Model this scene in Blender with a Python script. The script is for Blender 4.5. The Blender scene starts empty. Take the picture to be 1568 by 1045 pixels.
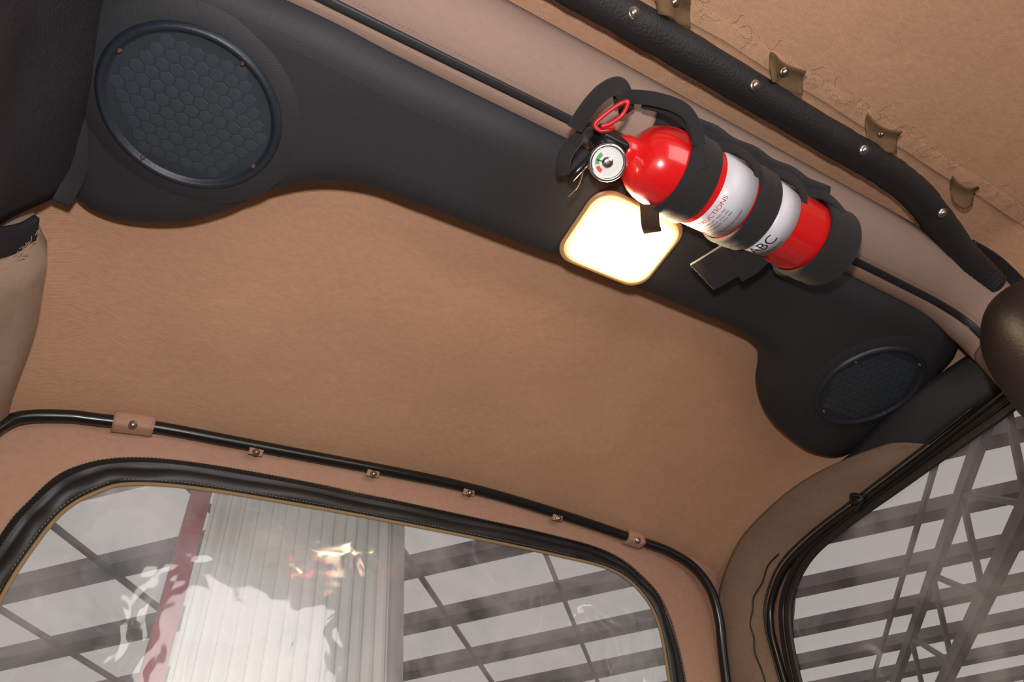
import bpy, math, random
import mathutils
from mathutils import Vector, Matrix
random.seed(4)
H=1.1   # eye height above the ground
sc=bpy.context.scene
try:
    sc.view_settings.view_transform='Standard'
except Exception: pass

# ------------------------------------------------------------ materials
def new_mat(name):
    m=bpy.data.materials.new(name); m.use_nodes=True
    return m, m.node_tree, m.node_tree.nodes['Principled BSDF']
def mat(name,col,rough=.6,metal=0,bump=0,scale=200,var=0,varscale=6,spec=.5,coat=0,detail=3,sheen=0,emit=None,estr=0):
    m,t,b=new_mat(name); N=t.nodes; L=t.links
    b.inputs['Base Color'].default_value=(*col,1); b.inputs['Roughness'].default_value=rough
    b.inputs['Metallic'].default_value=metal; b.inputs['Specular IOR Level'].default_value=spec
    b.inputs['Coat Weight'].default_value=coat
    b.inputs['Sheen Weight'].default_value=sheen
    if emit: b.inputs['Emission Color'].default_value=(*emit,1); b.inputs['Emission Strength'].default_value=estr
    tc=N.new('ShaderNodeTexCoord')
    if var:
        n=N.new('ShaderNodeTexNoise'); n.inputs['Scale'].default_value=varscale; n.inputs['Detail'].default_value=5
        r=N.new('ShaderNodeValToRGB')
        r.color_ramp.elements[0].position=.3; r.color_ramp.elements[1].position=.7
        r.color_ramp.elements[0].color=(*[c*(1-var) for c in col],1)
        r.color_ramp.elements[1].color=(*[min(1,c*(1+var)) for c in col],1)
        L.new(tc.outputs['Object'],n.inputs['Vector']); L.new(n.outputs['Fac'],r.inputs['Fac']); L.new(r.outputs['Color'],b.inputs['Base Color'])
    if bump:
        n=N.new('ShaderNodeTexNoise'); n.inputs['Scale'].default_value=scale; n.inputs['Detail'].default_value=detail
        bp=N.new('ShaderNodeBump'); bp.inputs['Strength'].default_value=bump; bp.inputs['Distance'].default_value=.001
        L.new(tc.outputs['Object'],n.inputs['Vector']); L.new(n.outputs['Fac'],bp.inputs['Height']); L.new(bp.outputs['Normal'],b.inputs['Normal'])
    return m
def cloth(name,col,weave=450,bump=.5,var=.08,crease=0):
    m,t,b=new_mat(name); N=t.nodes; L=t.links
    b.inputs['Roughness'].default_value=.9; b.inputs['Specular IOR Level'].default_value=.15
    tc=N.new('ShaderNodeTexCoord')
    n=N.new('ShaderNodeTexNoise'); n.inputs['Scale'].default_value=5; n.inputs['Detail'].default_value=8
    n2=N.new('ShaderNodeTexNoise'); n2.inputs['Scale'].default_value=150; n2.inputs['Detail'].default_value=5
    mp=N.new('ShaderNodeMapping'); mp.inputs['Scale'].default_value=(.7,1.4,1)
    L.new(tc.outputs['Object'],mp.inputs['Vector']); L.new(mp.outputs['Vector'],n2.inputs['Vector'])
    L.new(tc.outputs['Object'],n.inputs['Vector'])
    ad=N.new('ShaderNodeMath'); ad.operation='MULTIPLY_ADD'; ad.inputs[1].default_value=.5
    L.new(n2.outputs['Fac'],ad.inputs[0])
    ml=N.new('ShaderNodeMath'); ml.operation='MULTIPLY'; ml.inputs[1].default_value=.5
    L.new(n.outputs['Fac'],ml.inputs[0]); L.new(ml.outputs[0],ad.inputs[2])
    r=N.new('ShaderNodeValToRGB'); r.color_ramp.elements[0].position=.35; r.color_ramp.elements[1].position=.65
    r.color_ramp.elements[0].color=(*[c*(1-var) for c in col],1)
    r.color_ramp.elements[1].color=(*[min(1,c*(1+var)) for c in col],1)
    L.new(ad.outputs[0],r.inputs['Fac']); L.new(r.outputs['Color'],b.inputs['Base Color'])
    w1=N.new('ShaderNodeTexWave'); w1.bands_direction='X'; w1.inputs['Scale'].default_value=weave/3; w1.inputs['Distortion'].default_value=1.5
    w2=N.new('ShaderNodeTexWave'); w2.bands_direction='Y'; w2.inputs['Scale'].default_value=weave/3; w2.inputs['Distortion'].default_value=1.5
    L.new(tc.outputs['Object'],w1.inputs['Vector']); L.new(tc.outputs['Object'],w2.inputs['Vector'])
    mx=N.new('ShaderNodeMath'); mx.operation='ADD'; L.new(w1.outputs['Fac'],mx.inputs[0]); L.new(w2.outputs['Fac'],mx.inputs[1])
    mx2=N.new('ShaderNodeMath'); mx2.operation='MULTIPLY_ADD'; mx2.inputs[1].default_value=.3; L.new(mx.outputs[0],mx2.inputs[0]); L.new(n2.outputs['Fac'],mx2.inputs[2])
    bp=N.new('ShaderNodeBump'); bp.inputs['Strength'].default_value=bump; bp.inputs['Distance'].default_value=.001
    L.new(mx2.outputs[0],bp.inputs['Height'])
    if crease:
        n3=N.new('ShaderNodeTexNoise'); n3.inputs['Scale'].default_value=9; n3.inputs['Detail'].default_value=3; n3.inputs['Distortion'].default_value=1
        L.new(tc.outputs['Object'],n3.inputs['Vector'])
        b3=N.new('ShaderNodeBump'); b3.inputs['Strength'].default_value=crease; b3.inputs['Distance'].default_value=.01
        L.new(n3.outputs['Fac'],b3.inputs['Height']); L.new(b3.outputs['Normal'],bp.inputs['Normal'])
    L.new(bp.outputs['Normal'],b.inputs['Normal'])
    return m
M_roof=cloth('tan_headliner_fabric',(.50,.288,.178),bump=.55,var=.09,crease=.25)
M_rear=cloth('tan_rear_fabric',(.43,.25,.175),bump=.4)
M_tanpad=cloth('tan_pad_vinyl',(.29,.198,.16),weave=900,bump=.25,var=.05)
M_pillar=cloth('tan_pillar_pad',(.34,.25,.19),weave=900,bump=.25,var=.06,crease=.3)
M_band=cloth('taupe_curtain_fabric',(.22,.15,.108),weave=900,bump=.4,var=.1,crease=.3)
M_tab=cloth('khaki_tab_fabric',(.20,.125,.065),weave=1200,bump=.8,var=.15)
M_thread=mat('frayed_thread',(.42,.30,.19),.9)
M_vinyl=mat('black_vinyl',(.021,.0215,.025),.6,bump=.4,scale=900,spec=.38,var=.1,varscale=8)
M_spk=mat('speaker_plastic',(.012,.018,.026),.45,bump=.2,scale=600)
M_spkhex=mat('speaker_hex_mesh',(.021,.031,.040),.6,bump=.5,scale=1500)
M_grille=mat('speaker_grille_base',(.013,.020,.028),.6,bump=.6,scale=2500)
M_black=mat('black_rubber',(.012,.012,.013),.5,bump=.2,scale=300)
M_gloss=mat('black_gloss',(.01,.01,.01),.25)
M_foam=mat('black_foam_cover',(.011,.011,.012),.55,bump=1,scale=320,detail=6,spec=.5)
M_web=mat('black_webbing',(.018,.016,.017),.85,bump=.9,scale=700,spec=.25,sheen=.08)
M_dark=cloth('charcoal_fabric',(.024,.022,.028),weave=700,bump=.6,var=.15)
M_head=mat('brown_black_vinyl',(.014,.008,.009),.5,bump=.4,scale=300,var=.2,varscale=10)
M_steel=mat('snap_steel',(.42,.40,.36),.35,metal=1)
M_chrome=mat('gauge_chrome',(.75,.75,.76),.2,metal=1)
M_copper=mat('orange_screw',(.09,.035,.025),.5)
M_red=mat('red_enamel',(.60,.008,.01),.24,coat=.6,spec=.5)
M_redstrap=mat('red_plastic',(.5,.01,.015),.4)
M_label=mat('label_white',(.55,.55,.60),.4)
M_ink=mat('label_ink',(.02,.02,.025),.5)
M_inkred=mat('label_ink_red',(.6,.02,.02),.5)
M_green=mat('gauge_green',(.05,.3,.06),.4)
M_face=mat('gauge_face',(.6,.62,.6),.3,coat=.5)
M_brown=mat('velcro_brown',(.07,.04,.028),.9,bump=1,scale=600,spec=.1)
M_stitch=mat('stitch_thread',(.2,.17,.15),.8)
M_gold=mat('tan_binding',(.28,.19,.09),.8,bump=.4,scale=500)
M_concrete=mat('concrete',(.22,.21,.2),.85,bump=.3,scale=20,var=.15,varscale=2)
M_carpet=mat('floor_carpet',(.05,.04,.035),.95,bump=1,scale=500)
M_purlin=mat('purlin_steel',(.19,.165,.18),.7,var=.1)
M_thin=mat('roof_wire_steel',(.12,.105,.11),.7)
M_redpost=mat('red_post_paint',(.26,.012,.035),.5,var=.15)
M_white=mat('white_corrugated_sheet',(.70,.70,.66),.5,var=.12,varscale=2)
M_wallg=mat('warehouse_cladding',(.35,.34,.33),.8)
M_sky=mat('translucent_roof_sheet',(.5,.48,.46),.8,var=.1,varscale=.6,emit=(.54,.51,.48),estr=.68)
M_halo=mat('lamp_halo_glow',(.25,.14,.06),.4,emit=(1,.45,.13),estr=.16)  # dim amber emission paints the lamp's bloom halo

def lamp_mat():
    # frosted lens lit by the bulb behind its middle: hottest in the centre, warmer and dimmer at the rim
    m,t,b=new_mat('lamp_lens'); N=t.nodes; L=t.links
    b.inputs['Base Color'].default_value=(.7,.6,.45,1); b.inputs['Roughness'].default_value=.35
    tc=N.new('ShaderNodeTexCoord'); mp=N.new('ShaderNodeMapping')
    mp.inputs['Location'].default_value=(-.413/.066,-.327/.053,0); mp.inputs['Scale'].default_value=(1/.066,1/.053,0)
    L.new(tc.outputs['Object'],mp.inputs['Vector'])
    ab=N.new('ShaderNodeVectorMath'); ab.operation='ABSOLUTE'; L.new(mp.outputs['Vector'],ab.inputs[0])
    pw=N.new('ShaderNodeVectorMath'); pw.operation='MULTIPLY'; L.new(ab.outputs[0],pw.inputs[0]); L.new(ab.outputs[0],pw.inputs[1])
    ln=N.new('ShaderNodeVectorMath'); ln.operation='LENGTH'; L.new(pw.outputs[0],ln.inputs[0])
    r=N.new('ShaderNodeValToRGB'); e=r.color_ramp.elements
    e[0].position=0; e[0].color=(1,.88,.62,1); e[1].position=1.0; e[1].color=(.035,.013,.003,1)
    x=e.new(.5); x.color=(.6,.48,.25,1); x=e.new(.75); x.color=(.2,.135,.052,1); x=e.new(.9); x.color=(.10,.055,.018,1)
    L.new(ln.outputs['Value'],r.inputs['Fac']); L.new(r.outputs['Color'],b.inputs['Emission Color']); b.inputs['Emission Strength'].default_value=12
    return m
M_lamp=lamp_mat()

def vinyl_window(name,ior,bump,hz0,hz1,streak):
    m=bpy.data.materials.new(name); m.use_nodes=True
    t=m.node_tree; N=t.nodes; L=t.links; N.clear()
    out=N.new('ShaderNodeOutputMaterial'); tc=N.new('ShaderNodeTexCoord')
    tr=N.new('ShaderNodeBsdfTransparent'); tr.inputs['Color'].default_value=(.93,.93,.94,1)
    gl=N.new('ShaderNodeBsdfGlossy'); gl.inputs['Roughness'].default_value=.05; gl.inputs['Color'].default_value=(.95,.95,.95,1)
    df=N.new('ShaderNodeBsdfDiffuse'); df.inputs['Color'].default_value=(.8,.8,.83,1)
    n=N.new('ShaderNodeTexNoise'); n.inputs['Scale'].default_value=12; n.inputs['Detail'].default_value=2; n.inputs['Distortion'].default_value=.6
    L.new(tc.outputs['Object'],n.inputs['Vector'])
    bp=N.new('ShaderNodeBump'); bp.inputs['Strength'].default_value=bump; bp.inputs['Distance'].default_value=.006
    L.new(n.outputs['Fac'],bp.inputs['Height']); L.new(bp.outputs['Normal'],gl.inputs['Normal'])
    fr=N.new('ShaderNodeFresnel'); fr.inputs['IOR'].default_value=ior; L.new(bp.outputs['Normal'],fr.inputs['Normal'])
    def lines(scale,dist,w,seed,stretch,lo,hi):
        mp=N.new('ShaderNodeMapping'); mp.inputs['Location'].default_value=(seed,seed*2,0); mp.inputs['Scale'].default_value=stretch; mp.inputs['Rotation'].default_value=(0,seed,seed*.7)
        L.new(tc.outputs['Object'],mp.inputs['Vector'])
        a=N.new('ShaderNodeTexNoise'); a.inputs['Scale'].default_value=scale; a.inputs['Detail'].default_value=2; a.inputs['Distortion'].default_value=dist
        L.new(mp.outputs['Vector'],a.inputs['Vector'])
        s=N.new('ShaderNodeMath'); s.operation='SUBTRACT'; s.inputs[1].default_value=.5; L.new(a.outputs['Fac'],s.inputs[0])
        ab=N.new('ShaderNodeMath'); ab.operation='ABSOLUTE'; L.new(s.outputs[0],ab.inputs[0])
        mr=N.new('ShaderNodeMapRange'); mr.interpolation_type='SMOOTHSTEP'; mr.inputs['From Min'].default_value=0; mr.inputs['From Max'].default_value=w
        mr.inputs['To Min'].default_value=1; mr.inputs['To Max'].default_value=0
        L.new(ab.outputs[0],mr.inputs['Value'])
        k=N.new('ShaderNodeTexNoise'); k.inputs['Scale'].default_value=7; k.inputs['Detail'].default_value=4; L.new(mp.outputs['Vector'],k.inputs['Vector'])
        kr=N.new('ShaderNodeMapRange'); kr.inputs['From Min'].default_value=lo; kr.inputs['From Max'].default_value=hi; L.new(k.outputs['Fac'],kr.inputs['Value'])
        mu=N.new('ShaderNodeMath'); mu.operation='MULTIPLY'; L.new(mr.outputs[0],mu.inputs[0]); L.new(kr.outputs[0],mu.inputs[1])
        return mu
    a=lines(5,.3,.022,1.3,(1,1,1),.55,.8); b=lines(10,.2,.012,4.1,(1,1,.25),.55,.75)
    ad=N.new('ShaderNodeMath'); ad.operation='ADD'; L.new(a.outputs[0],ad.inputs[0]); L.new(b.outputs[0],ad.inputs[1])
    hz=N.new('ShaderNodeTexNoise'); hz.inputs['Scale'].default_value=5; hz.inputs['Detail'].default_value=9; hz.inputs['Distortion'].default_value=1.2; L.new(tc.outputs['Object'],hz.inputs['Vector'])
    hr=N.new('ShaderNodeMapRange'); hr.inputs['From Min'].default_value=.38; hr.inputs['From Max'].default_value=.8; hr.inputs['To Min'].default_value=hz0; hr.inputs['To Max'].default_value=hz1
    L.new(hz.outputs['Fac'],hr.inputs['Value'])
    ma=N.new('ShaderNodeMath'); ma.operation='MULTIPLY_ADD'; ma.inputs[1].default_value=streak; ma.use_clamp=True
    L.new(ad.outputs[0],ma.inputs[0]); L.new(hr.outputs[0],ma.inputs[2])
    m1=N.new('ShaderNodeMixShader'); L.new(ma.outputs[0],m1.inputs[0]); L.new(tr.outputs[0],m1.inputs[1]); L.new(df.outputs[0],m1.inputs[2])
    m2=N.new('ShaderNodeMixShader'); L.new(fr.outputs[0],m2.inputs[0]); L.new(m1.outputs[0],m2.inputs[1]); L.new(gl.outputs[0],m2.inputs[2])
    L.new(m2.outputs[0],out.inputs['Surface'])
    return m
M_clear=vinyl_window('clear_scratched_vinyl',1.8,.5,.07,.42,.5)
M_clear2=vinyl_window('clear_side_vinyl',1.3,.08,.06,.30,.35)

# ------------------------------------------------------------ mesh helpers
tops=[]
def link(o,parent=None):
    sc.collection.objects.link(o)
    if parent: o.parent=parent
    else: tops.append(o)
    return o
def empty(name):
    e=bpy.data.objects.new(name,None); e.empty_display_size=.05
    return link(e)
def mobj(name,vs,fs,m,parent=None,smooth=True,solid=0):
    me=bpy.data.meshes.new(name); me.from_pydata([tuple(v) for v in vs],[],fs); me.update()
    me.materials.append(m)
    if smooth: me.polygons.foreach_set('use_smooth',[len(p.vertices)<9 for p in me.polygons])
    o=bpy.data.objects.new(name,me); link(o,parent)
    if solid:
        s=o.modifiers.new('solid','SOLIDIFY'); s.thickness=solid; s.offset=0
    return o
def cr(pts,n=8,closed=False):
    P=[Vector(p) for p in pts]; out=[]; k=len(P)
    rng=range(k) if closed else range(k-1)
    for i in rng:
        if closed: a,b,c,d=P[(i-1)%k],P[i],P[(i+1)%k],P[(i+2)%k]
        else: a,b,c,d=P[max(i-1,0)],P[i],P[i+1],P[min(i+2,k-1)]
        for j in range(n):
            t=j/n
            out.append(.5*((2*b)+(c-a)*t+(2*a-5*b+4*c-d)*t*t+(3*b-a-3*c+d)*t**3))
    if not closed: out.append(P[-1].copy())
    return out
def circ(rx,ry=None,n=12): 
    ry=ry or rx
    return [(rx*math.cos(2*math.pi*i/n),ry*math.sin(2*math.pi*i/n)) for i in range(n)]
def rrect(w,h,r,n=4):
    out=[]
    for cx,cy,a0 in ((w-r,h-r,0),(-w+r,h-r,90),(-w+r,-h+r,180),(w-r,-h+r,270)):
        for i in range(n+1):
            a=math.radians(a0+90*i/n); out.append((cx+r*math.cos(a),cy+r*math.sin(a)))
    return out
def sweep(name,pts,prof,m,parent=None,up=None,cyclic=False,jit=0,smooth=True):
    P=[Vector(p) for p in pts]; k=len(P); vs=[]; n=len(prof); prevN=None
    for i in range(k):
        if cyclic: T=P[(i+1)%k]-P[(i-1)%k]
        else: T=P[min(i+1,k-1)]-P[max(i-1,0)]
        T.normalize()
        if up is not None: Nn=Vector(up)
        else: Nn=prevN if prevN is not None else (Vector((0,0,1)) if abs(T.z)<.9 else Vector((1,0,0)))
        Nn=(Nn-T*Nn.dot(T)).normalized(); prevN=Nn; B=T.cross(Nn)
        s=1+random.uniform(-jit,jit)
        for a,b in prof: vs.append(P[i]+B*a*s+Nn*b*s)
    fs=[]
    for i in range(k if cyclic else k-1):
        for j in range(n):
            a=i*n+j; b=i*n+(j+1)%n; c=((i+1)%k)*n+(j+1)%n; d=((i+1)%k)*n+j
            fs.append((a,d,c,b))
    if not cyclic:
        fs.append(tuple(range(n))); fs.append(tuple(reversed(range((k-1)*n,k*n))))
    return mobj(name,vs,fs,m,parent,smooth)
def lathe(name,prof,o,d,m,parent=None,seg=48,a0=0,a1=360,ref=None):
    o=Vector(o); d=Vector(d).normalized()
    u=Vector(ref) if ref else (Vector((0,0,1)) if abs(d.z)<.9 else Vector((1,0,0)))
    u=(u-d*u.dot(d)).normalized(); w=d.cross(u); vs=[]; full=(a1-a0)>=360
    ns=seg if full else seg+1
    for t,r in prof:
        for i in range(ns):
            a=math.radians(a0+(a1-a0)*i/seg); vs.append(o+d*t+(u*math.cos(a)+w*math.sin(a))*max(r,1e-5))
    fs=[]
    for k in range(len(prof)-1):
        for i in range(seg):
            j=(i+1)%ns
            fs.append((k*ns+i,k*ns+j,(k+1)*ns+j,(k+1)*ns+i))
    return mobj(name,vs,fs,m,parent)
def snap(name,p,n,r,parent,m=None):
    return lathe(name,[(-.001,r*1.25),(.001,r*1.2),(.0018,r),(.002,r*.8),(.003,r*.75),(.0042,r*.5),(.0045,0)],p,n,m or M_steel,parent,20)
def box(name,c,s,m,parent=None,rot=None,bev=0):
    vs=[];
    for x in(-1,1):
        for y in(-1,1):
            for z in(-1,1): 
                v=Vector((x*s[0]/2,y*s[1]/2,z*s[2]/2))
                if rot is not None: v=rot@v
                vs.append(v+Vector(c))
    fs=[(0,1,3,2),(4,6,7,5),(0,4,5,1),(2,3,7,6),(0,2,6,4),(1,5,7,3)]
    o=mobj(name,vs,fs,m,parent,False)
    if bev:
        b=o.modifiers.new('b','BEVEL'); b.width=bev; b.segments=3
    return o
def interp(x,xs,zs):
    if x<=xs[0]: return zs[0]
    for i in range(len(xs)-1):
        if x<=xs[i+1]:
            t=(x-xs[i])/(xs[i+1]-xs[i]); return zs[i]*(1-t)+zs[i+1]*t
    return zs[-1]
def sm(t): t=max(0,min(1,t)); return t*t*(3-2*t)

# ------------------------------------------------------------ roof
BX=[-.24,-.215,-.2,-.186,-.171,-.139,-.073,-.021,.125,.333,.476,.659,.799,.86,.918,.965,1.0,1.03,1.06,1.08]
BZ=[.60,.635,.655,.666,.674,.685,.695,.702,.709,.720,.725,.713,.697,.690,.685,.680,.672,.66,.645,.63]
def bowz(x):
    return sum(interp(x+d,BX,BZ) for d in(-.016,-.008,0,.008,.016))/5
XF=[-.24,-.225,-.2,-.16,-.1,0,.42,.9,1.0,1.04,1.06,1.08]
ZF=[.66,.70,.745,.77,.785,.795,.805,.80,.79,.765,.72,.66]
def roofz(x,y):
    zf=interp(x,XF,ZF)+.01*sm((.1-y)/.6)+.018*math.exp(-((y-.215)/.12)**2)
    zr=bowz(x)+.013
    s=max(0,min(1,(y-.25)/.63)); s=.35*s+.65*s*s if s<1 else 1
    z=zf*(1-s)+zr*s
    e=min(1,max(0,(.46-abs(x-.42))/.2))
    return z+e*(.0012*math.sin(11*x+5*y)+.001*math.sin(23*y-9*x))
def yend(x): return .883+.25*(.72-bowz(x)-.013)
xs=[-.24+1.32*i/110 for i in range(111)]
vs=[]
for j in range(121):
    for x in xs:
        y=-.9+(yend(x)+.9)*j/120; vs.append((x,y,roofz(x,y)))
fs=[(j*111+i,j*111+i+1,(j+1)*111+i+1,(j+1)*111+i) for j in range(120) for i in range(110)]
ceiling=mobj('ceiling',vs,fs,M_roof)

# ------------------------------------------------------------ walls with window openings
def ringwall(name,loop,outer,mp,m,parent=None):
    n=len(loop); R=6; vs=[]
    for k in range(R+1):
        t=k/R
        for a,b in zip(loop,outer):
            vs.append(mp((a[0]*(1-t)+b[0]*t, a[1]*(1-t)+b[1]*t)))
    fs=[(k*n+i,k*n+(i+1)%n,(k+1)*n+(i+1)%n,(k+1)*n+i) for k in range(R) for i in range(n)]
    return mobj(name,vs,fs,m,parent)
def radial_outer(loop,c,x0,x1,ztop,z0):
    out=[]
    for p in loop:
        dx,dz=p[0]-c[0],p[1]-c[1]; lo,hi=1.0,20.0
        inside=lambda s:(x0<=c[0]+dx*s<=x1) and z0<=c[1]+dz*s<=ztop(c[0]+dx*s)
        for _ in range(40):
            mid=(lo+hi)/2
            if inside(mid): lo=mid
            else: hi=mid
        out.append((c[0]+dx*lo,c[1]+dz*lo))
    return out
rear=lambda p: Vector((p[0],.88+.25*(.72-p[1]),p[1]))
rin=[(-.118,.455),(-.107,.523),(-.090,.573),(-.062,.604),(-.028,.622),(.054,.634),(.2,.640),(.347,.643),(.5,.644),(.650,.643),(.761,.638),(.824,.613),(.863,.562),(.875,.47),(.88,.33),(.875,.24),(.84,.205),(.76,.19),(.38,.185),(0,.19),(-.08,.205),(-.115,.24),(-.122,.33)]
rout=[(-.156,.46),(-.146,.537),(-.135,.574),(-.108,.625),(-.05,.657),(.043,.672),(.2,.679),(.342,.680),(.5,.680),(.651,.679),(.755,.671),(.826,.643),(.880,.597),(.910,.50),(.918,.33),(.912,.23),(.87,.17),(.77,.155),(.38,.15),(-.01,.155),(-.11,.17),(-.15,.23),(-.16,.33)]
rinS=cr([(a,b,0) for a,b in rin],10,True); routS=cr([(a,b,0) for a,b in rout],10,True)
wall_rear=ringwall('wall_rear',rinS,radial_outer(rinS,(.38,.42),-.235,1.075,lambda x:bowz(x)+.018,-.35),rear,M_rear)
win1=empty('window_1')
n=len(rinS); R=14; c=Vector((.38,.42,0)); vs=[]
for k in range(R+1):
    t=k/R
    for p in rinS:
        q=c.lerp(p,t); v=rear((q.x,q.y)); v.y+= -.008*(1-t*t)+.0015*math.sin(14*q.x+3*q.y)*(1-t); vs.append(v)
fs=[(k*n+i,k*n+(i+1)%n,(k+1)*n+(i+1)%n,(k+1)*n+i) for k in range(R) for i in range(n)]
mobj('vinyl_pane',vs,fs,M_clear,win1)
nrm=Vector((0,-1,-.25)).normalized()
vs=[];K=11
for k in range(K):
    t=k/(K-1)
    for i,(a,b) in enumerate(zip(rinS,routS)):
        q=a.lerp(b,t); v=rear((q.x,q.y)); wob=.0018*math.sin(i*.55)*math.sin(math.pi*t)+.0012*math.sin(i*.21+t*4)
        h=.003+.005*math.sin(math.pi*min(1,t*1.6))+(.004 if .68<t<.86 else 0)+wob
        if k in(0,K-1): h=-.001
        vs.append(v+nrm*h)
fs=[(k*n+i,k*n+(i+1)%n,(k+1)*n+(i+1)%n,(k+1)*n+i) for k in range(K-1) for i in range(n)]
mobj('zipper_band',vs,fs,M_black,win1)
sweep('inner_binding',[rear((p.x,p.y))+nrm*.003 for p in rinS],circ(.0028,n=8),M_gold,win1,cyclic=True)
def dashes(name,pts,L,gap,w,h,m,parent,nr):
    vs=[];fs=[];nr=Vector(nr).normalized(); t=0.0
    for i in range(len(pts)-1):
        a=pts[i];b=pts[i+1];d=b-a;ln=d.length
        if ln<1e-6: continue
        d/=ln; s=d.cross(nr)
        while t<ln:
            p=a+d*t; q=p+d*L; o=len(vs)
            for base in(p,q):
                for sx,hz in((-w,0),(-w,h),(w,h),(w,0)): vs.append(base+s*sx+nr*hz)
            fs+= [(o,o+4,o+5,o+1),(o+1,o+5,o+6,o+2),(o+2,o+6,o+7,o+3),(o,o+1,o+2,o+3),(o+4,o+7,o+6,o+5)]
            t+=L+gap
        t-=ln
    return mobj(name,vs,fs,m,parent,False)
mid=[rear((p.x,p.y))+nrm*.0105 for p in [a.lerp(b,.77) for a,b in zip(rinS,routS)]]
dashes('zipper_teeth',mid,.0016,.0014,.0022,.0012,M_gloss,win1,nrm)
dashes('stitching',[rear((p.x,p.y))+nrm*.0035 for p in [a.lerp(b,.95) for a,b in zip(rinS,routS)]],.003,.002,.0004,.0008,M_stitch,win1,nrm)
dashes('stitching_inner',[rear((p.x,p.y))+nrm*.0065 for p in [a.lerp(b,.12) for a,b in zip(rinS,routS)]],.003,.002,.0004,.0008,M_stitch,win1,nrm)

sin_=[(.26,.596),(.308,.600),(.399,.602),(.488,.603),(.597,.604),(.690,.596),(.757,.563),(.790,.518),(.813,.434),(.825,.33),(.82,.24),(.78,.19),(.66,.17),(.4,.165),(.28,.17),(.225,.2),(.205,.3),(.205,.45),(.215,.56)]
sinS=cr([(a,b,0) for a,b in sin_],10,True)
side=lambda p: Vector((1.052,p[0],p[1]))
wall_right=ringwall('wall_right',sinS,radial_outer(sinS,(.5,.4),-.85,.96,lambda x:.67,-.35),side,M_band)
win2=empty('window_2')
n2=len(sinS);vs=[];c=Vector((.5,.4,0))
for k in range(R+1):
    t=k/R
    for p in sinS:
        q=c.lerp(p,t); vs.append((1.055+.006*(1-t*t)+.0015*math.sin(16*q.x+9*q.y)*(1-t),q.x,q.y))
fs=[(k*n2+i,k*n2+(i+1)%n2,(k+1)*n2+(i+1)%n2,(k+1)*n2+i) for k in range(R) for i in range(n2)]
mobj('vinyl_pane',vs,fs,M_clear2,win2)
k=len(sinS); gp=[]
for i in range(k):
    T=(sinS[(i+1)%k]-sinS[(i-1)%k]).normalized(); nn=Vector((-T.y,T.x,0))
    if nn.dot(sinS[i]-Vector((.5,.4,0)))<0: nn=-nn
    gp.append(sinS[i]+nn*.010)
sweep('window_gasket',[Vector((1.047,p.x,p.y)) for p in gp],rrect(.013,.004,.003),M_black,win2,up=(1,0,0),cyclic=True)
sweep('gasket_lip',[Vector((1.042,p.x,p.y)) for p in gp],circ(.0022,n=8),M_gloss,win2,cyclic=True)
sweep('inner_binding',[Vector((1.046,p.x,p.y)) for p in sinS],circ(.0022,n=8),M_gold,win2,cyclic=True)
wall_left=empty('wall_left')
vs=[];fs=[];ny=60;nz=40
for j in range(nz+1):
    z=-.35+(.74+.35)*j/nz
    for i in range(ny+1):
        y=-.85+1.76*i/ny; b=.046*math.exp(-((z-.66)/.055)**2)*sm((y-.53)/.05)*(1-.40*sm((y-.66)/.22))
        b+=.006*math.sin(y*31+z*14)*sm((y-.5)/.1)*sm((.66-z)/.05)
        vs.append((-.216+b,y,z))
fs=[(j*(ny+1)+i,j*(ny+1)+i+1,(j+1)*(ny+1)+i+1,(j+1)*(ny+1)+i) for j in range(nz) for i in range(ny)]
mobj('side_fabric',vs,fs,M_pillar,wall_left)
floor=box('floor',(.42,.0,-.42),(1.3,1.9,.06),M_carpet)

# ------------------------------------------------------------ fabric roll between roof and side window
cu=empty('side_curtain')
A_=cr([(1.03,.46,.668),(1.022,.522,.685),(1.018,.614,.703),(1.015,.703,.703),(1.012,.80,.685),(1.010,.880,.632),(1.010,.922,.56),(1.012,.942,.486),(1.015,.965,.35),(1.015,.98,.2)],8)
B_=cr([(1.05,.40,.626),(1.05,.47,.626),(1.05,.56,.626),(1.05,.668,.623),(1.05,.749,.609),(1.05,.804,.574),(1.05,.828,.536),(1.05,.838,.482),(1.05,.845,.35),(1.05,.845,.2)],8)
vs=[];K=12
for k in range(K+1):
    t=k/K
    for i,(a,b) in enumerate(zip(A_,B_)):
        p=a.lerp(b,t); p.x-= .012*math.sin(math.pi*t)+ .0025*math.sin(i*.5+t*5)*math.sin(math.pi*t)
        vs.append(p)
na=len(A_); fs=[(k*na+i,k*na+i+1,(k+1)*na+i+1,(k+1)*na+i) for k in range(K) for i in range(na-1)]
mobj('fabric_roll',vs,fs,M_band,cu,solid=.003)
cord=[]
for i in range(30,na):
    t=.80+.02*math.sin(i*.9)-.08*sm((i-34)/12); p=A_[i].lerp(B_[i],t); p.x-=.013; cord.append(p)
sweep('drawn_cord',cr(cord,3),circ(.0014,n=8),M_black,cu)
rail=empty('side_rail')
rp=cr([(1.045,.20,.628),(1.045,.289,.626),(1.045,.410,.623),(1.045,.545,.622),(1.045,.668,.621),(1.045,.749,.608),(1.045,.803,.574),(1.045,.828,.536),(1.045,.838,.482),(1.045,.845,.40),(1.045,.845,.2)],8)
sweep('rail_tube',rp,circ(.0065,n=12),M_gloss,rail)
sweep('rail_piping',[p+Vector((-.008,.002,.008)) for p in rp[10:]],circ(.002,n=8),M_black,rail)
sweep('cord_knot',cr([(1.038,.540,.626),(1.03,.552,.618),(1.036,.566,.626),(1.03,.556,.634),(1.032,.545,.620),(1.038,.57,.612)],6),circ(.0035,n=8),M_black,rail)
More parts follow.
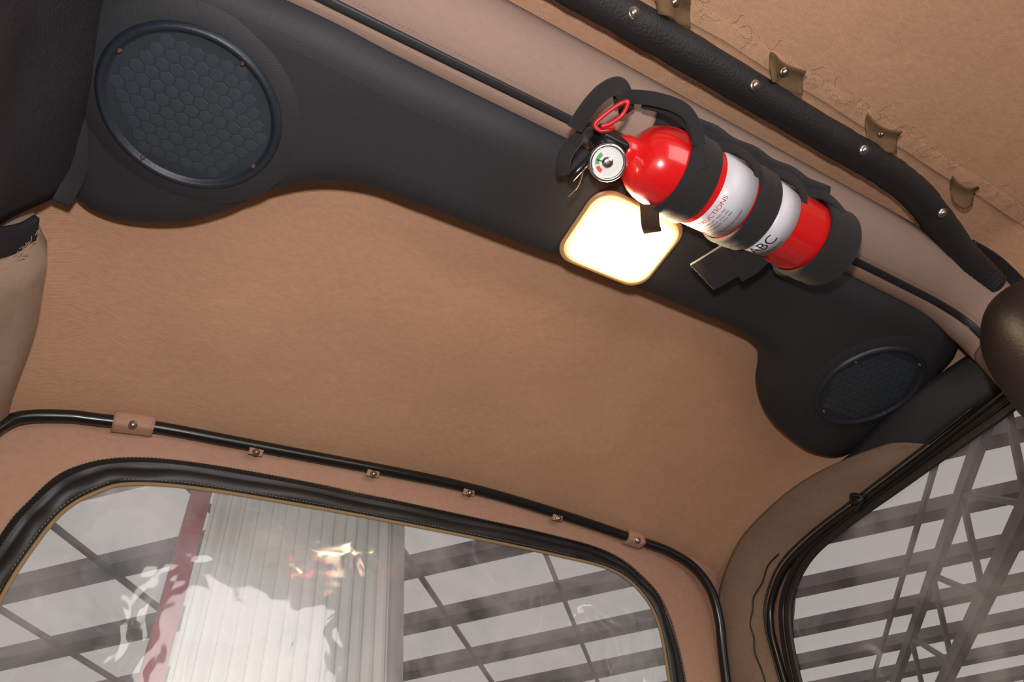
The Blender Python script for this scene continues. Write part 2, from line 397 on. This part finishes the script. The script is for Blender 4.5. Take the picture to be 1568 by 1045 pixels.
# ------------------------------------------------------------ sound bar
sb=empty('sound_bar')
ol=[(-.165,.262),(0,.25),(.1,.254),(.3,.256),(.6,.257),(.8,.256),(.95,.258),(1.0,.268),(1.025,.30),(1.035,.37),(1.05,.45),(1.052,.51),(1.035,.548),(.99,.556),(.935,.545),(.875,.524),(.835,.500),(.798,.468),(.773,.435),(.745,.408),(.70,.390),(.65,.385),(.596,.384),(.456,.382),(.31,.386),(.171,.388),(.11,.391),(.057,.410),(.01,.447),(-.024,.489),(-.065,.524),(-.12,.546),(-.16,.540),(-.182,.50),(-.185,.40),(-.182,.30)]
olS=cr([(a,b,0) for a,b in ol],6,True); k=len(olS)
nr=[]
for i in range(k):
    T=(olS[(i+1)%k]-olS[(i-1)%k]).normalized(); nr.append(Vector((-T.y,T.x,0)))
area_=sum(olS[i].x*olS[(i+1)%k].y-olS[(i+1)%k].x*olS[i].y for i in range(k))
if area_<0: nr=[-a for a in nr]
prof=[(.0,.757),(-.010,.745),(-.011,.735),(-.009,.724),(-.004,.714),(.003,.707),(.011,.7025),(.020,.7005),(.03,.6998)]
vs=[]
for ins,z in prof:
    for p,nn in zip(olS,nr):
        q=p+nn*ins; vs.append((q.x,q.y,z))
fs=[(j*k+i,(j+1)*k+i,(j+1)*k+(i+1)%k,j*k+(i+1)%k) for j in range(len(prof)-1) for i in range(k)]
mobj('molded_shell',vs,fs,M_vinyl,sb)
base=[Vector((p.x+nn.x*.0295,p.y+nn.y*.0295,0)) for p,nn in zip(olS,nr)]
tri=mathutils.geometry.tessellate_polygon([base])
mobj('molded_underside',[(p.x,p.y,.6998) for p in base],[tuple(t) for t in tri],M_vinyl,sb,False)
sweep('edge_piping',[p+nr[i]*(-.008)+Vector((0,0,.742)) for i,p in enumerate(olS)],circ(.003,n=8),M_gloss,sb,cyclic=True)
def speaker(cx,cy,tag):
    e=bpy.data.objects.new('speaker_'+tag,None); link(e,sb)
    lathe('raised_surround',[(-.001,.108),(.0008,.102),(.0022,.096),(.0032,.090),(.0035,.085)],(cx,cy,.7),(0,0,-1),M_vinyl,e,72)
    lathe('bezel',[(.003,.0865),(.0055,.0855),(.0078,.0835),(.0085,.081),(.0072,.0785),(.004,.077),(.0035,.0755)],(cx,cy,.7),(0,0,-1),M_spk,e,72)
    lathe('grille',[(.0032,.077),(.004,.06),(.0046,.03),(.0048,0)],(cx,cy,.7),(0,0,-1),M_grille,e,72)
    vs=[];fs=[];s=.0135
    for r in range(-8,9):
        for q in range(-8,9):
            x=s*(q+ (r%2)*.5); y=s*.866*r; d=math.hypot(x,y)
            if d>.070: continue
            zz=.7-(.0047-.0015*(d/.077)**2); o=len(vs)
            for rad,h in((.0072,0),(.0066,.0004),(.0030,.0005)):
                for a in range(6):
                    an=math.radians(60*a+30); vs.append((cx+x+rad*math.cos(an),cy+y+rad*math.sin(an),zz-h))
            for L_ in range(2):
                for a in range(6): fs.append((o+L_*6+a,o+L_*6+(a+1)%6,o+L_*6+6+(a+1)%6,o+L_*6+6+a))
            fs.append(tuple(range(o+12,o+18)))
    mobj('hex_grid',vs,fs,M_spkhex,e,False)
    for i,a in enumerate((125,35,-55,-145)):
        an=math.radians(a-100); snap('screw_%d'%(i+1),(cx+.0765*math.cos(an),cy+.0765*math.sin(an),.6945),(0,0,-1),.0019,e,M_copper)
speaker(-.076,.379,'left'); speaker(.929,.388,'right')
a=cr([(1.035,.575,.700),(1.035,.53,.698),(1.018,.44,.697),(1.012,.36,.697),(1.03,.27,.70)],8)
b=cr([(1.052,.565,.634),(1.048,.50,.634),(1.046,.42,.634),(1.046,.34,.634),(1.046,.24,.634)],8)
vs=[];K=6
for q in range(K+1):
    for p,r in zip(a,b): 
        v=p.lerp(r,q/K); v.x-=.004*math.sin(math.pi*q/K); vs.append(v)
nn_=len(a); fs=[(q*nn_+i,q*nn_+i+1,(q+1)*nn_+i+1,(q+1)*nn_+i) for q in range(K) for i in range(nn_-1)]
mobj('end_flap',vs,fs,M_vinyl,sb,solid=.005)

# ------------------------------------------------------------ dome lamp
lamp=empty('dome_light')
def rr3(cx,cy,w,h,r,z):
    return [Vector((cx+x,cy+y,z)) for x,y in rrect(w,h,r,8)]
cx,cy=.413,.327
rings=[rr3(cx,cy,.064,.051,.024,.7000),rr3(cx,cy,.063,.050,.024,.6972),rr3(cx,cy,.060,.047,.022,.6950),rr3(cx,cy,.055,.042,.02,.6925),rr3(cx,cy,.047,.034,.018,.6905),rr3(cx,cy,.036,.025,.014,.6895),rr3(cx,cy,.02,.013,.008,.689)]
nn=len(rings[0]); vs=[v for r in rings for v in r]
fs=[(j*nn+i,j*nn+(i+1)%nn,(j+1)*nn+(i+1)%nn,(j+1)*nn+i) for j in range(6) for i in range(nn)]+[tuple(range(6*nn,7*nn))]
mobj('lens',vs,fs,M_lamp,lamp)
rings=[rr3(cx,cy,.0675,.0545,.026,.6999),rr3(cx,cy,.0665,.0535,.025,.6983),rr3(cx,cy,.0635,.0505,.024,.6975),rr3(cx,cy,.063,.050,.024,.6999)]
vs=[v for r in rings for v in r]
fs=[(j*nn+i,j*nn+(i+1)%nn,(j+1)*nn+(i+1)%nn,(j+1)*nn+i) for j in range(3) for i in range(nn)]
mobj('halo_ring',vs,fs,M_halo,lamp)  # added glowing rim, stands in for bloom around the lens

# ------------------------------------------------------------ padded roll bar
rb=empty('roll_bar')
rpth=cr([(-.262,.215,.30),(-.262,.215,.6),(-.245,.215,.70),(-.19,.215,.757),(-.10,.215,.767),(.1,.215,.768),(.4,.215,.768),(.8,.215,.766),(.93,.215,.757),(.995,.215,.72),(1.018,.215,.64),(1.02,.215,.45),(1.02,.215,.2)],10)
sweep('padding',rpth,circ(.053,n=28),M_tanpad,rb,up=(0,1,0))
mp_=[]
for i in range(1,len(rpth)-1):
    p=rpth[i]
    if p.x>-.17 and p.z>.66:
        T=(rpth[i+1]-rpth[i-1]).normalized(); D=Vector((0,1,0)).cross(T); 
        if D.z>0: D=-D
        mp_.append((p,D))
def onpad(pd,a,r): return pd[0]+Vector((0,math.sin(a)*r,0))+pd[1]*(math.cos(a)*r)
sweep('seam_piping',[onpad(p,.22,.0535) for p in mp_],rrect(.0045,.003,.002),M_black,rb,up=(0,0,1))
sweep('seam_piping_edge',[onpad(p,.33,.0535) for p in mp_],circ(.0016,n=8),M_gloss,rb)
dashes('stitching',[onpad(p,.02,.0534) for p in mp_],.003,.002,.0004,.0005,M_tanpad,rb,(0,0,-1))
vs=[];nm=len(mp_)
for q in range(9):
    an=.33+.75*q/8
    for p in mp_: vs.append(onpad(p,an,.0545+.003*math.sin(math.pi*q/8)))
fs=[(q*nm+i,q*nm+i+1,(q+1)*nm+i+1,(q+1)*nm+i) for q in range(8) for i in range(nm-1)]
mobj('cover_flap',vs,fs,M_tanpad,rb,solid=.002)

# ------------------------------------------------------------ foam covered roof bow
bow=empty('roof_bow')
bp_=cr([(-.2,.125,.765),(.0,.121,.768),(.23,.119,.770),(.387,.119,.770),(.586,.121,.770),(.70,.121,.769),(.775,.127,.766),(.835,.142,.758),(.90,.161,.745),(.945,.170,.733),(.965,.174,.724)],10)
sweep('foam_sleeve',bp_,circ(.0205,n=20),M_foam,bow,jit=.03)
lathe('end_cap',[(0,.0208),(.004,.0205),(.008,.016),(.009,0)],bp_[-1],bp_[-1]-bp_[-3],M_black,bow,20)
sweep('hinge_strap',cr([(.92,.150,.762),(.97,.150,.757),(1.01,.155,.745),(1.04,.162,.725),(1.055,.17,.70)],6),rrect(.009,.003,.002),M_black,bow,up=(0,0,1))
for i,x in enumerate((.296,.470,.655,.815)):
    p=min(bp_,key=lambda q:abs(q.x-x)); d=Vector((-.15,-.45,-.85)).normalized()
    snap('snap_%d'%(i+1),p+d*.0205,d,.0052,bow)
tabs=empty('fabric_tab')
for i,(x,y) in enumerate(((.335,.086),(.50,.088),(.672,.090),(.852,.098))):
    vs=[];w=.024
    for q in range(9):
        for r in range(9):
            u=-1+q/4; v=-1+r/4
            X=x+w*u+.010*v+random.uniform(-.0007,.0007); Y=y+.012*v-.002*u+.003*math.sin(3*u+i)
            Z=.777-.005*v*v+.008*math.sin(u*2.6+i*1.7)+.004*u*v
            if v>0: Z-=.003
            vs.append((X,Y,Z))
    fs=[(q*9+r,q*9+r+1,(q+1)*9+r+1,(q+1)*9+r) for q in range(8) for r in range(8)]
    mobj('tab_%d'%(i+1),vs,fs,M_tab,tabs,solid=.0015)
    snap('tab_snap_%d'%(i+1),(x,y-.002,.7755),(-.2,-.3,-1),.0046,tabs)
def addtube(vs,fs,pts,r):
    o=len(vs);k=len(pts)
    for i,p in enumerate(pts):
        T=(pts[min(i+1,k-1)]-pts[max(i-1,0)]).normalized(); u=T.orthogonal().normalized(); w=T.cross(u)
        for j in range(4):
            a=math.pi/2*j; vs.append(p+(u*math.cos(a)+w*math.sin(a))*r)
    for i in range(k-1):
        for j in range(4): fs.append((o+i*4+j,o+i*4+(j+1)%4,o+i*4+4+(j+1)%4,o+i*4+4+j))
vs=[];fs=[]
for i in range(170):
    x=random.uniform(.28,1.02); y=.08+random.uniform(-.010,.006); z=roofz(x,y)-.004
    p=Vector((x,y,z)); L_=random.uniform(.006,.028); an=random.uniform(0,6.28); pts=[p.copy()]
    for s in range(5):
        an+=random.uniform(-.8,.8); p=p+Vector((math.cos(an),math.sin(an)*.7,random.uniform(-.35,.05)))*L_/5; pts.append(p.copy())
    addtube(vs,fs,cr(pts,3),.0003)
mobj('frayed_threads',vs,fs,M_thread,tabs)
hem=[Vector((x,.086+.001*math.sin(x*40),roofz(x,.086)-.0012)) for x in [.2+.85*i/120 for i in range(121)]]
sweep('fabric_hem',hem,rrect(.010,.0007,.0006),M_roof,tabs,up=(0,0,1))

# ------------------------------------------------------------ rear bow (thin steel)
bow2=empty('roof_bow')
pts=[(-.206,.91,.46),(-.206,.89,.56),(-.200,.874,.62),(-.186,.87,.655),(-.165,.87,.672)]
pts+=[(x,.87,bowz(x)-.002) for x in(-.125,-.1,-.05,.0,.08,.16,.25,.34,.43,.52,.61,.70,.78,.84)]
pts+=[(.895,.87,.682),(.945,.87,.660),(.978,.876,.622),(.994,.893,.575),(.998,.915,.52),(.998,.95,.40)]
bp2=cr(pts,8)
sweep('bow_tube',bp2,circ(.0088,n=16),M_gloss,bow2)
for i,x in enumerate((.118,.30,.47,.645)):
    z=bowz(x)
    snap('bow_snap_%d'%(i+1),(x,.868-.0045,z-.0185),(0,-.8,-.5),.0045,bow2)
    sweep('snap_tab_%d'%(i+1),[(x-.010,.866,z-.016),(x+.010,.866,z-.016)],rrect(.005,.0010,.001),M_rear,bow2,up=(0,-.8,-.5))
for i,(x0,x1) in enumerate(((-.075,-.024),(.797,.832))):
    pp=[Vector((x0+(x1-x0)*t/6,.87,bowz(x0+(x1-x0)*t/6)-.002)) for t in range(7)]
    sweep('wrap_tab_%d'%(i+1),pp,rrect(.0125,.0118,.006),M_rear,bow2,up=(0,0,1))
    snap('wrap_snap_%d'%(i+1),pp[3]+Vector((0,-.0095,-.0095)),(0,-.7,-.7),.005,bow2)

# ------------------------------------------------------------ left dark padded pillar cover + frayed edge
pc=empty('pillar_cover')
vs=[];ny,nz=40,30
for j in range(nz+1):
    for i in range(ny+1):
        y=-.15+.675*i/ny; z=.30+.48*j/nz
        e=min(i,ny-i)/ny
        x=-.200+.030*sm((z-.60)/.12)+.008*sm(e*14)-.006
        vs.append((x+.0015*math.sin(y*40+z*25),y,z))
fs=[(j*(ny+1)+i,j*(ny+1)+i+1,(j+1)*(ny+1)+i+1,(j+1)*(ny+1)+i) for j in range(nz) for i in range(ny)]
mobj('fabric_panel',vs,fs,M_dark,pc,solid=.010)
sweep('zipper_strip',cr([(-.165,.20,.745),(-.163,.30,.720),(-.162,.42,.706),(-.166,.50,.696),(-.173,.530,.685)],8),rrect(.010,.003,.002),M_vinyl,pc,up=(.5,0,-1))
sweep('lower_fold',cr([(-.206,.50,.56),(-.200,.535,.60),(-.192,.552,.635),(-.186,.556,.662)],6),rrect(.016,.004,.003),M_dark,pc,up=(1,0,0))
vs=[];fs=[]
for i in range(30):
    p=Vector((-.186+random.uniform(-.004,.004),.566+random.uniform(-.003,.004),.62+.05*i/30)); q=p+Vector((random.uniform(0,.005),random.uniform(-.010,-.002),random.uniform(-.004,.006)))
    addtube(vs,fs,[p,(p+q)/2+Vector((.001,0,.001)),q],.0004)
mobj('frayed_edge',vs,fs,M_thread,pc)

# ------------------------------------------------------------ dark headrest on the right
hr=empty('headrest')
def superell(name,c,s,R_,m,parent,e=.55,nu=40,nv=24):
    vs=[];fs=[]
    f=lambda w,ex: math.copysign(abs(w)**ex,w)
    for j in range(nv+1):
        ph=-math.pi/2+math.pi*j/nv
        for i in range(nu):
            th=2*math.pi*i/nu
            v=Vector((s[0]*f(math.cos(ph),e)*f(math.cos(th),e),s[1]*f(math.cos(ph),e)*f(math.sin(th),e),s[2]*f(math.sin(ph),e)))
            vs.append(R_@v+Vector(c))
    fs=[(j*nu+i,j*nu+(i+1)%nu,(j+1)*nu+(i+1)%nu,(j+1)*nu+i) for j in range(nv) for i in range(nu)]
    return mobj(name,vs,fs,m,parent)
Rh=Matrix.Rotation(math.radians(30),3,'Z')@Matrix.Rotation(math.radians(-15),3,'Y')
hc=Vector((.838,.148,.487))
superell('cushion',hc,(.086,.068,.096),Rh,M_head,hr,.74)
for i,dx in enumerate((-.03,.03)):
    a=hc+Rh@Vector((dx,0,-.07)); b=a+Rh@Vector((0,0,-.12))
    sweep('post_%d'%(i+1),[a,b],circ(.006),M_chrome,hr)
# ------------------------------------------------------------ fire extinguisher
fe=empty('fire_extinguisher')
EY,EZ,EX=.213,.665,.338
ax=(1,0,0); O=(EX,EY,EZ)
lathe('cylinder_body',[(-.006,.013),(.0,.016),(.004,.024),(.010,.0315),(.018,.0375),(.028,.0415),(.042,.0437),(.05,.044),(.272,.044),(.281,.042),(.287,.037),(.290,.030),(.288,.02),(.286,0)],O,ax,M_red,fe,72)
for i,(a,b) in enumerate(((.093,.137),(.170,.201))):
    lathe('label_%d'%(i+1),[(a,.0441),(a,.0444),(b,.0444),(b,.0441)],O,ax,M_label,fe,72)
def cyltext(name,txt,size,t0,ang0,m,r=.0447):
    cu_=bpy.data.curves.new(name,'FONT'); cu_.body=txt; cu_.size=size; cu_.extrude=0; cu_.resolution_u=3
    ob=bpy.data.objects.new(name,cu_); sc.collection.objects.link(ob)
    dg=bpy.context.evaluated_depsgraph_get(); dg.update()
    me=ob.evaluated_get(dg).to_mesh(); vs=[]
    for v in me.vertices:
        X,Y=v.co.x,v.co.y; t=t0-Y; an=ang0-X/r
        vs.append((EX+t,EY+r*math.sin(an),EZ-r*math.cos(an)))
    fs=[tuple(p.vertices) for p in me.polygons]
    bpy.data.objects.remove(ob)
    return mobj(name,vs,fs,m,fe,False)
cyltext('text_instructions','INSTRUCTIONS',.0085,.104,.95,M_inkred)
for i in range(3):
    cyltext('text_fine_%d'%i,'HOLD UPRIGHT  PULL PIN',.0036,.110+.0046*i,.85,M_ink)
cyltext('text_fine_5','AIM AT BASE OF FIRE AND SQUEEZE',.0030,.129,.85,M_ink)
cyltext('text_big','ABC',.019,.190,.80,M_ink)
cyltext('text_big_b','2-A 10-B:C   DRY CHEMICAL',.0034,.198,.95,M_ink)
def patch(name,pts,m):
    r=.0448; vs=[(EX+t,EY+r*math.sin(a),EZ-r*math.cos(a)) for t,a in pts]
    mobj(name,vs,[tuple(range(len(vs)))],m,fe,False)
patch('warning_triangle',[(.126,.95),(.126,1.15),(.116,1.05)],M_inkred)
lathe('neck',[(-.020,.011),(-.016,.013),(-.012,.013),(-.010,.015),(-.004,.0155),(0,.0155)],O,ax,M_red,fe,32)
box('valve_block',(EX-.028,EY+.002,EZ-.002),(.034,.026,.028),M_gloss,fe,bev=.004)
gn=Vector((-.30,-.25,-.92)).normalized(); gc=Vector((.310,.2255,.642))
lathe('gauge_stem',[(-.02,.008),(0,.008)],gc,gn,M_chrome,fe,24)
lathe('gauge_case',[(-.006,.0155),(-.004,.0195),(.004,.0198),(.0062,.0190),(.0068,.0172),(.0062,.0158),(.0045,.0155)],gc,gn,M_chrome,fe,48)
lathe('gauge_face',[(.0046,.0157),(.0048,0)],gc,gn,M_face,fe,48)
lathe('gauge_zone_green',[(.0050,.0125),(.0050,.0085)],gc,gn,M_green,fe,12,a0=150,a1=215)
lathe('gauge_zone_red',[(.0050,.0125),(.0050,.0085)],gc,gn,M_inkred,fe,12,a0=225,a1=262)
lathe('gauge_hub',[(.0050,.0060),(.0066,.0055),(.007,.002),(.007,0)],gc,gn,M_chrome,fe,20)
gu=Vector((0,0,1)); gu=(gu-gn*gu.dot(gn)).normalized(); gw=gn.cross(gu)
sweep('gauge_needle',[gc+gn*.0056,gc+gn*.0056+(gu*.6+gw*.8)*.0115],circ(.0006,n=6),M_ink,fe)
sweep('squeeze_lever',cr([(.320,.185,.690),(.302,.168,.684),(.286,.163,.672),(.272,.172,.660),(.265,.190,.653),(.263,.212,.650)],7),rrect(.0095,.0022,.002),M_web,fe,up=(.3,-.3,-1))
sweep('carry_handle',cr([(.320,.222,.682),(.298,.215,.676),(.280,.222,.666),(.272,.238,.657),(.274,.252,.652),(.280,.260,.650)],7),rrect(.0075,.0025,.002),M_web,fe,up=(-.3,.3,-1))
sweep('discharge_nozzle',[(.300,.225,.655),(.290,.250,.648),(.287,.260,.646)],circ(.0045),M_gloss,fe)
sweep('safety_pin',cr([(.292,.245,.640),(.296,.262,.640),(.293,.278,.641)],5),circ(.0010,n=6),M_copper,fe)
tie=cr([(.292,.190,.636),(.283,.198,.637),(.275,.196,.640),(.280,.182,.642),(.287,.168,.642),(.292,.163,.640),(.293,.175,.637),(.286,.187,.634),(.280,.193,.634)],7,True)
sweep('pull_tie',tie,circ(.0022,n=8),M_redstrap,fe,cyclic=True)
# ------------------------------------------------------------ strap holder
hd=empty('extinguisher_strap_holder')
def band(name,a,b,r=.0470,m=None):
    rr=[(a,r-.0028),(a,r),(a+.0015,r+.0008)]
    k=6
    for i in range(1,k): rr.append((a+(b-a)*i/k,r+.0008+.0006*math.sin(i*2.3)))
    rr+=[(b-.0015,r+.0008),(b,r),(b,r-.0028)]
    return lathe(name,rr,O,ax,m or M_web,hd,64)
band('strap_neck',.043,.083,.0478)
band('strap_middle',.138,.169,.0482)
band('end_cup',.248,.296,.0480)
lathe('end_cup_base',[(.284,.044),(.294,.045),(.2965,.036),(.298,0)],O,ax,M_web,hd,48)
vs=[];K=12;J=30
for j in range(J+1):
    for q in range(K+1):
        an=-1.0+2.0*q/K; x=EX+.03+.265*j/J
        r=.0575+.002*math.sin(j*.9)
        vs.append((x,.215+r*math.sin(an),.7675-r*math.cos(an)))
fs=[(j*(K+1)+q,j*(K+1)+q+1,(j+1)*(K+1)+q+1,(j+1)*(K+1)+q) for j in range(J) for q in range(K)]
mobj('backing_sleeve',vs,fs,M_web,hd,solid=.003)
W=lambda *p:cr([Vector(q) for q in p],8)
sweep('grab_loop',W((.300,.180,.690),(.312,.166,.680),(.333,.154,.668),(.356,.149,.658),(.374,.156,.650),(.386,.168,.642)),rrect(.007,.0016,.001),M_web,hd,up=(0,-.5,-1))
sweep('grab_loop_inner',W((.330,.170,.690),(.350,.160,.672),(.372,.160,.655),(.388,.170,.640),(.400,.183,.628)),rrect(.005,.0016,.001),M_web,hd,up=(0,-.5,-1))
for i,(x,l) in enumerate(((.425,.05),(.500,.045),(.56,.05))):
    sweep('top_loop_%d'%(i+1),W((x,.170,.672),(x+.010,.162,.668),(x+.026,.161,.664),(x+l-.004,.166,.658),(x+l,.174,.648)),rrect(.006,.0015,.001),M_web,hd,up=(0,-1,-.6))
sweep('strap_tail',W((.517,.240,.640),(.516,.258,.640),(.512,.276,.643),(.506,.292,.644),(.503,.304,.647)),rrect(.0235,.0022,.001),M_web,hd,up=(-.25,.1,-1))
sweep('strap_tail_hook_side',W((.535,.246,.637),(.534,.262,.638),(.529,.278,.640)),rrect(.017,.0020,.001),M_web,hd,up=(-.25,.1,-1))
sweep('neck_tab',W((.376,.245,.634),(.384,.256,.632),(.393,.266,.634),(.402,.273,.638)),rrect(.010,.0018,.001),M_brown,hd,up=(-.1,.3,-1))
sweep('cup_strap',W((.585,.245,.650),(.60,.258,.655),(.625,.258,.66),(.645,.248,.662)),rrect(.012,.002,.001),M_web,hd,up=(0,.7,-.7))

# ------------------------------------------------------------ warehouse outside
A=Vector((.74,-.67,0)).normalized(); B=Vector((.67,.74,0)).normalized(); Zv=Vector((0,0,1))
Rw=Matrix((A,B,Zv)).transposed()
C0=Vector((6,8,0)); RZ=4.3
slab=box('ground_slab',(6,8,-1.15),(70,70,.1),M_concrete)
wr=empty('warehouse_roof')
box('translucent_sheets',C0+Zv*(RZ+.35),(60,60,.03),M_sky,wr,rot=Rw)
def bars(name,dirv,perp,count,spacing,w,h,z,m,off=0):
    vs=[];fs=[]
    for i in range(count):
        c=C0+perp*((i-count/2)*spacing+off)+Zv*z
        o=len(vs)
        for a_ in(-30,30):
            for s,t in((-w/2,-h/2),(w/2,-h/2),(w/2,h/2),(-w/2,h/2)): vs.append(c+dirv*a_+perp*s+Zv*t)
        fs+=[(o,o+1,o+5,o+4),(o+1,o+2,o+6,o+5),(o+2,o+3,o+7,o+6),(o+3,o,o+4,o+7)]
    mobj(name,vs,fs,m,wr,False)
bars('purlins',A,B,40,1.35,.28,.16,RZ+.2,M_purlin)
bars('tie_rods',B,A,40,1.5,.05,.05,RZ+.05,M_thin)
vs=[];fs=[]
def beam(vs,fs,p,q,w):
    T=(q-p).normalized(); u=Zv-T*T.z
    if u.length<.1: u=A.copy()
    u.normalize(); v=T.cross(u); o=len(vs)
    for c in(p,q):
        for s,t in((-1,-1),(1,-1),(1,1),(-1,1)): vs.append(c+u*s*w/2+v*t*w/2)
    fs+=[(o,o+1,o+5,o+4),(o+1,o+2,o+6,o+5),(o+2,o+3,o+7,o+6),(o+3,o,o+4,o+7)]
for off in(2.2,11):
    base_=Vector((6,4,0))+A*off
    for i in range(-8,10):
        p=base_+B*i*2.0+Zv*(RZ-.8); q=base_+B*(i+1)*2.0+Zv*(RZ-.8)
        beam(vs,fs,p,q,.13); beam(vs,fs,p+Zv*.8,q+Zv*.8,.11)
        beam(vs,fs,p,(p+q)/2+Zv*.8,.06); beam(vs,fs,(p+q)/2+Zv*.8,q,.06)
mobj('lattice_trusses',vs,fs,M_purlin,wr,False)
box('wall_north',C0+B*30+Zv*1.8,(60,.2,6),M_wallg,None,rot=Rw)
box('wall_east',C0+A*30+Zv*1.8,(.2,60,6),M_wallg,None,rot=Rw)
cp=empty('corrugated_partition')
vs=[];N_=60
dirp=Vector((.96,.28,0))
for i in range(N_+1):
    t=i/N_*1.25; dpt=.02*(1 if (i//2)%2 else -1)
    for z in(-1.1,4.2): vs.append(Vector((.30,3.5,z))+dirp*t+Vector((-.28,.96,0))*dpt)
fs=[(2*i,2*i+2,2*i+3,2*i+1) for i in range(N_)]
mobj('ribbed_sheet',vs,fs,M_white,cp,False)
box('red_post',(.24,3.49,1.55),(.10,.10,5.3),M_redpost,cp)
bp=Vector((.30,3.5,0))+dirp*1.27
box('grey_post',(bp.x,bp.y,1.55),(.08,.1,5.3),M_wallg,cp)

for o in tops: o.location.z+=H

# ------------------------------------------------------------ lights
w=bpy.data.worlds.new('World'); sc.world=w; w.use_nodes=True
w.node_tree.nodes['Background'].inputs[0].default_value=(.75,.78,.85,1); w.node_tree.nodes['Background'].inputs[1].default_value=.5
def area(name,loc,target,size,power,col):
    l=bpy.data.lights.new(name,'AREA'); l.energy=power; l.size=size; l.color=col
    o=bpy.data.objects.new(name,l); sc.collection.objects.link(o); o.location=loc
    o.rotation_euler=(Vector(target)-Vector(loc)).to_track_quat('-Z','Y').to_euler(); return o
fwd=Vector((.3876,.5539,.7370)).normalized()
upv=Vector((-.2924,-.6843,.6681)); upv=(upv-fwd*upv.dot(fwd)).normalized(); rt=fwd.cross(upv)
fl=upv*.10+Vector((0,0,H))
area('camera_flash',fl,(.24,.66,.70+H),.035,6.2,(1,.95,.92))
area('dome_bulb',(.413,.327,.680+H),(.413,.327,0),.07,3.5,(1,.76,.46))
pl=bpy.data.lights.new('dome_glow_point','POINT'); pl.energy=.35; pl.color=(1,.62,.28); pl.shadow_soft_size=.008  # extra point light added below the lens for the warm glow on the bar
po=bpy.data.objects.new('dome_glow_point',pl); sc.collection.objects.link(po); po.location=(.413,.327,.664+H)
area('cabin_ambient',(.4,-.75,.25+H),(.45,.6,.7+H),.7,6,(1,.95,.91))
area('partition_fill',(0.2,1.6,1.0+H),(.9,3.6,.2+H),.6,34,(1,.98,.94))  # added fill light, brightens the partition behind the rear window

# ------------------------------------------------------------ camera
cd=bpy.data.cameras.new('camera'); cam=bpy.data.objects.new('camera',cd); sc.collection.objects.link(cam)
cd.sensor_width=36; cd.lens=1071/1568*36; cd.clip_start=.01; cd.clip_end=200
cam.matrix_world=Matrix.Translation((0,0,H))@Matrix((rt,upv,-fwd)).transposed().to_4x4()
sc.camera=cam
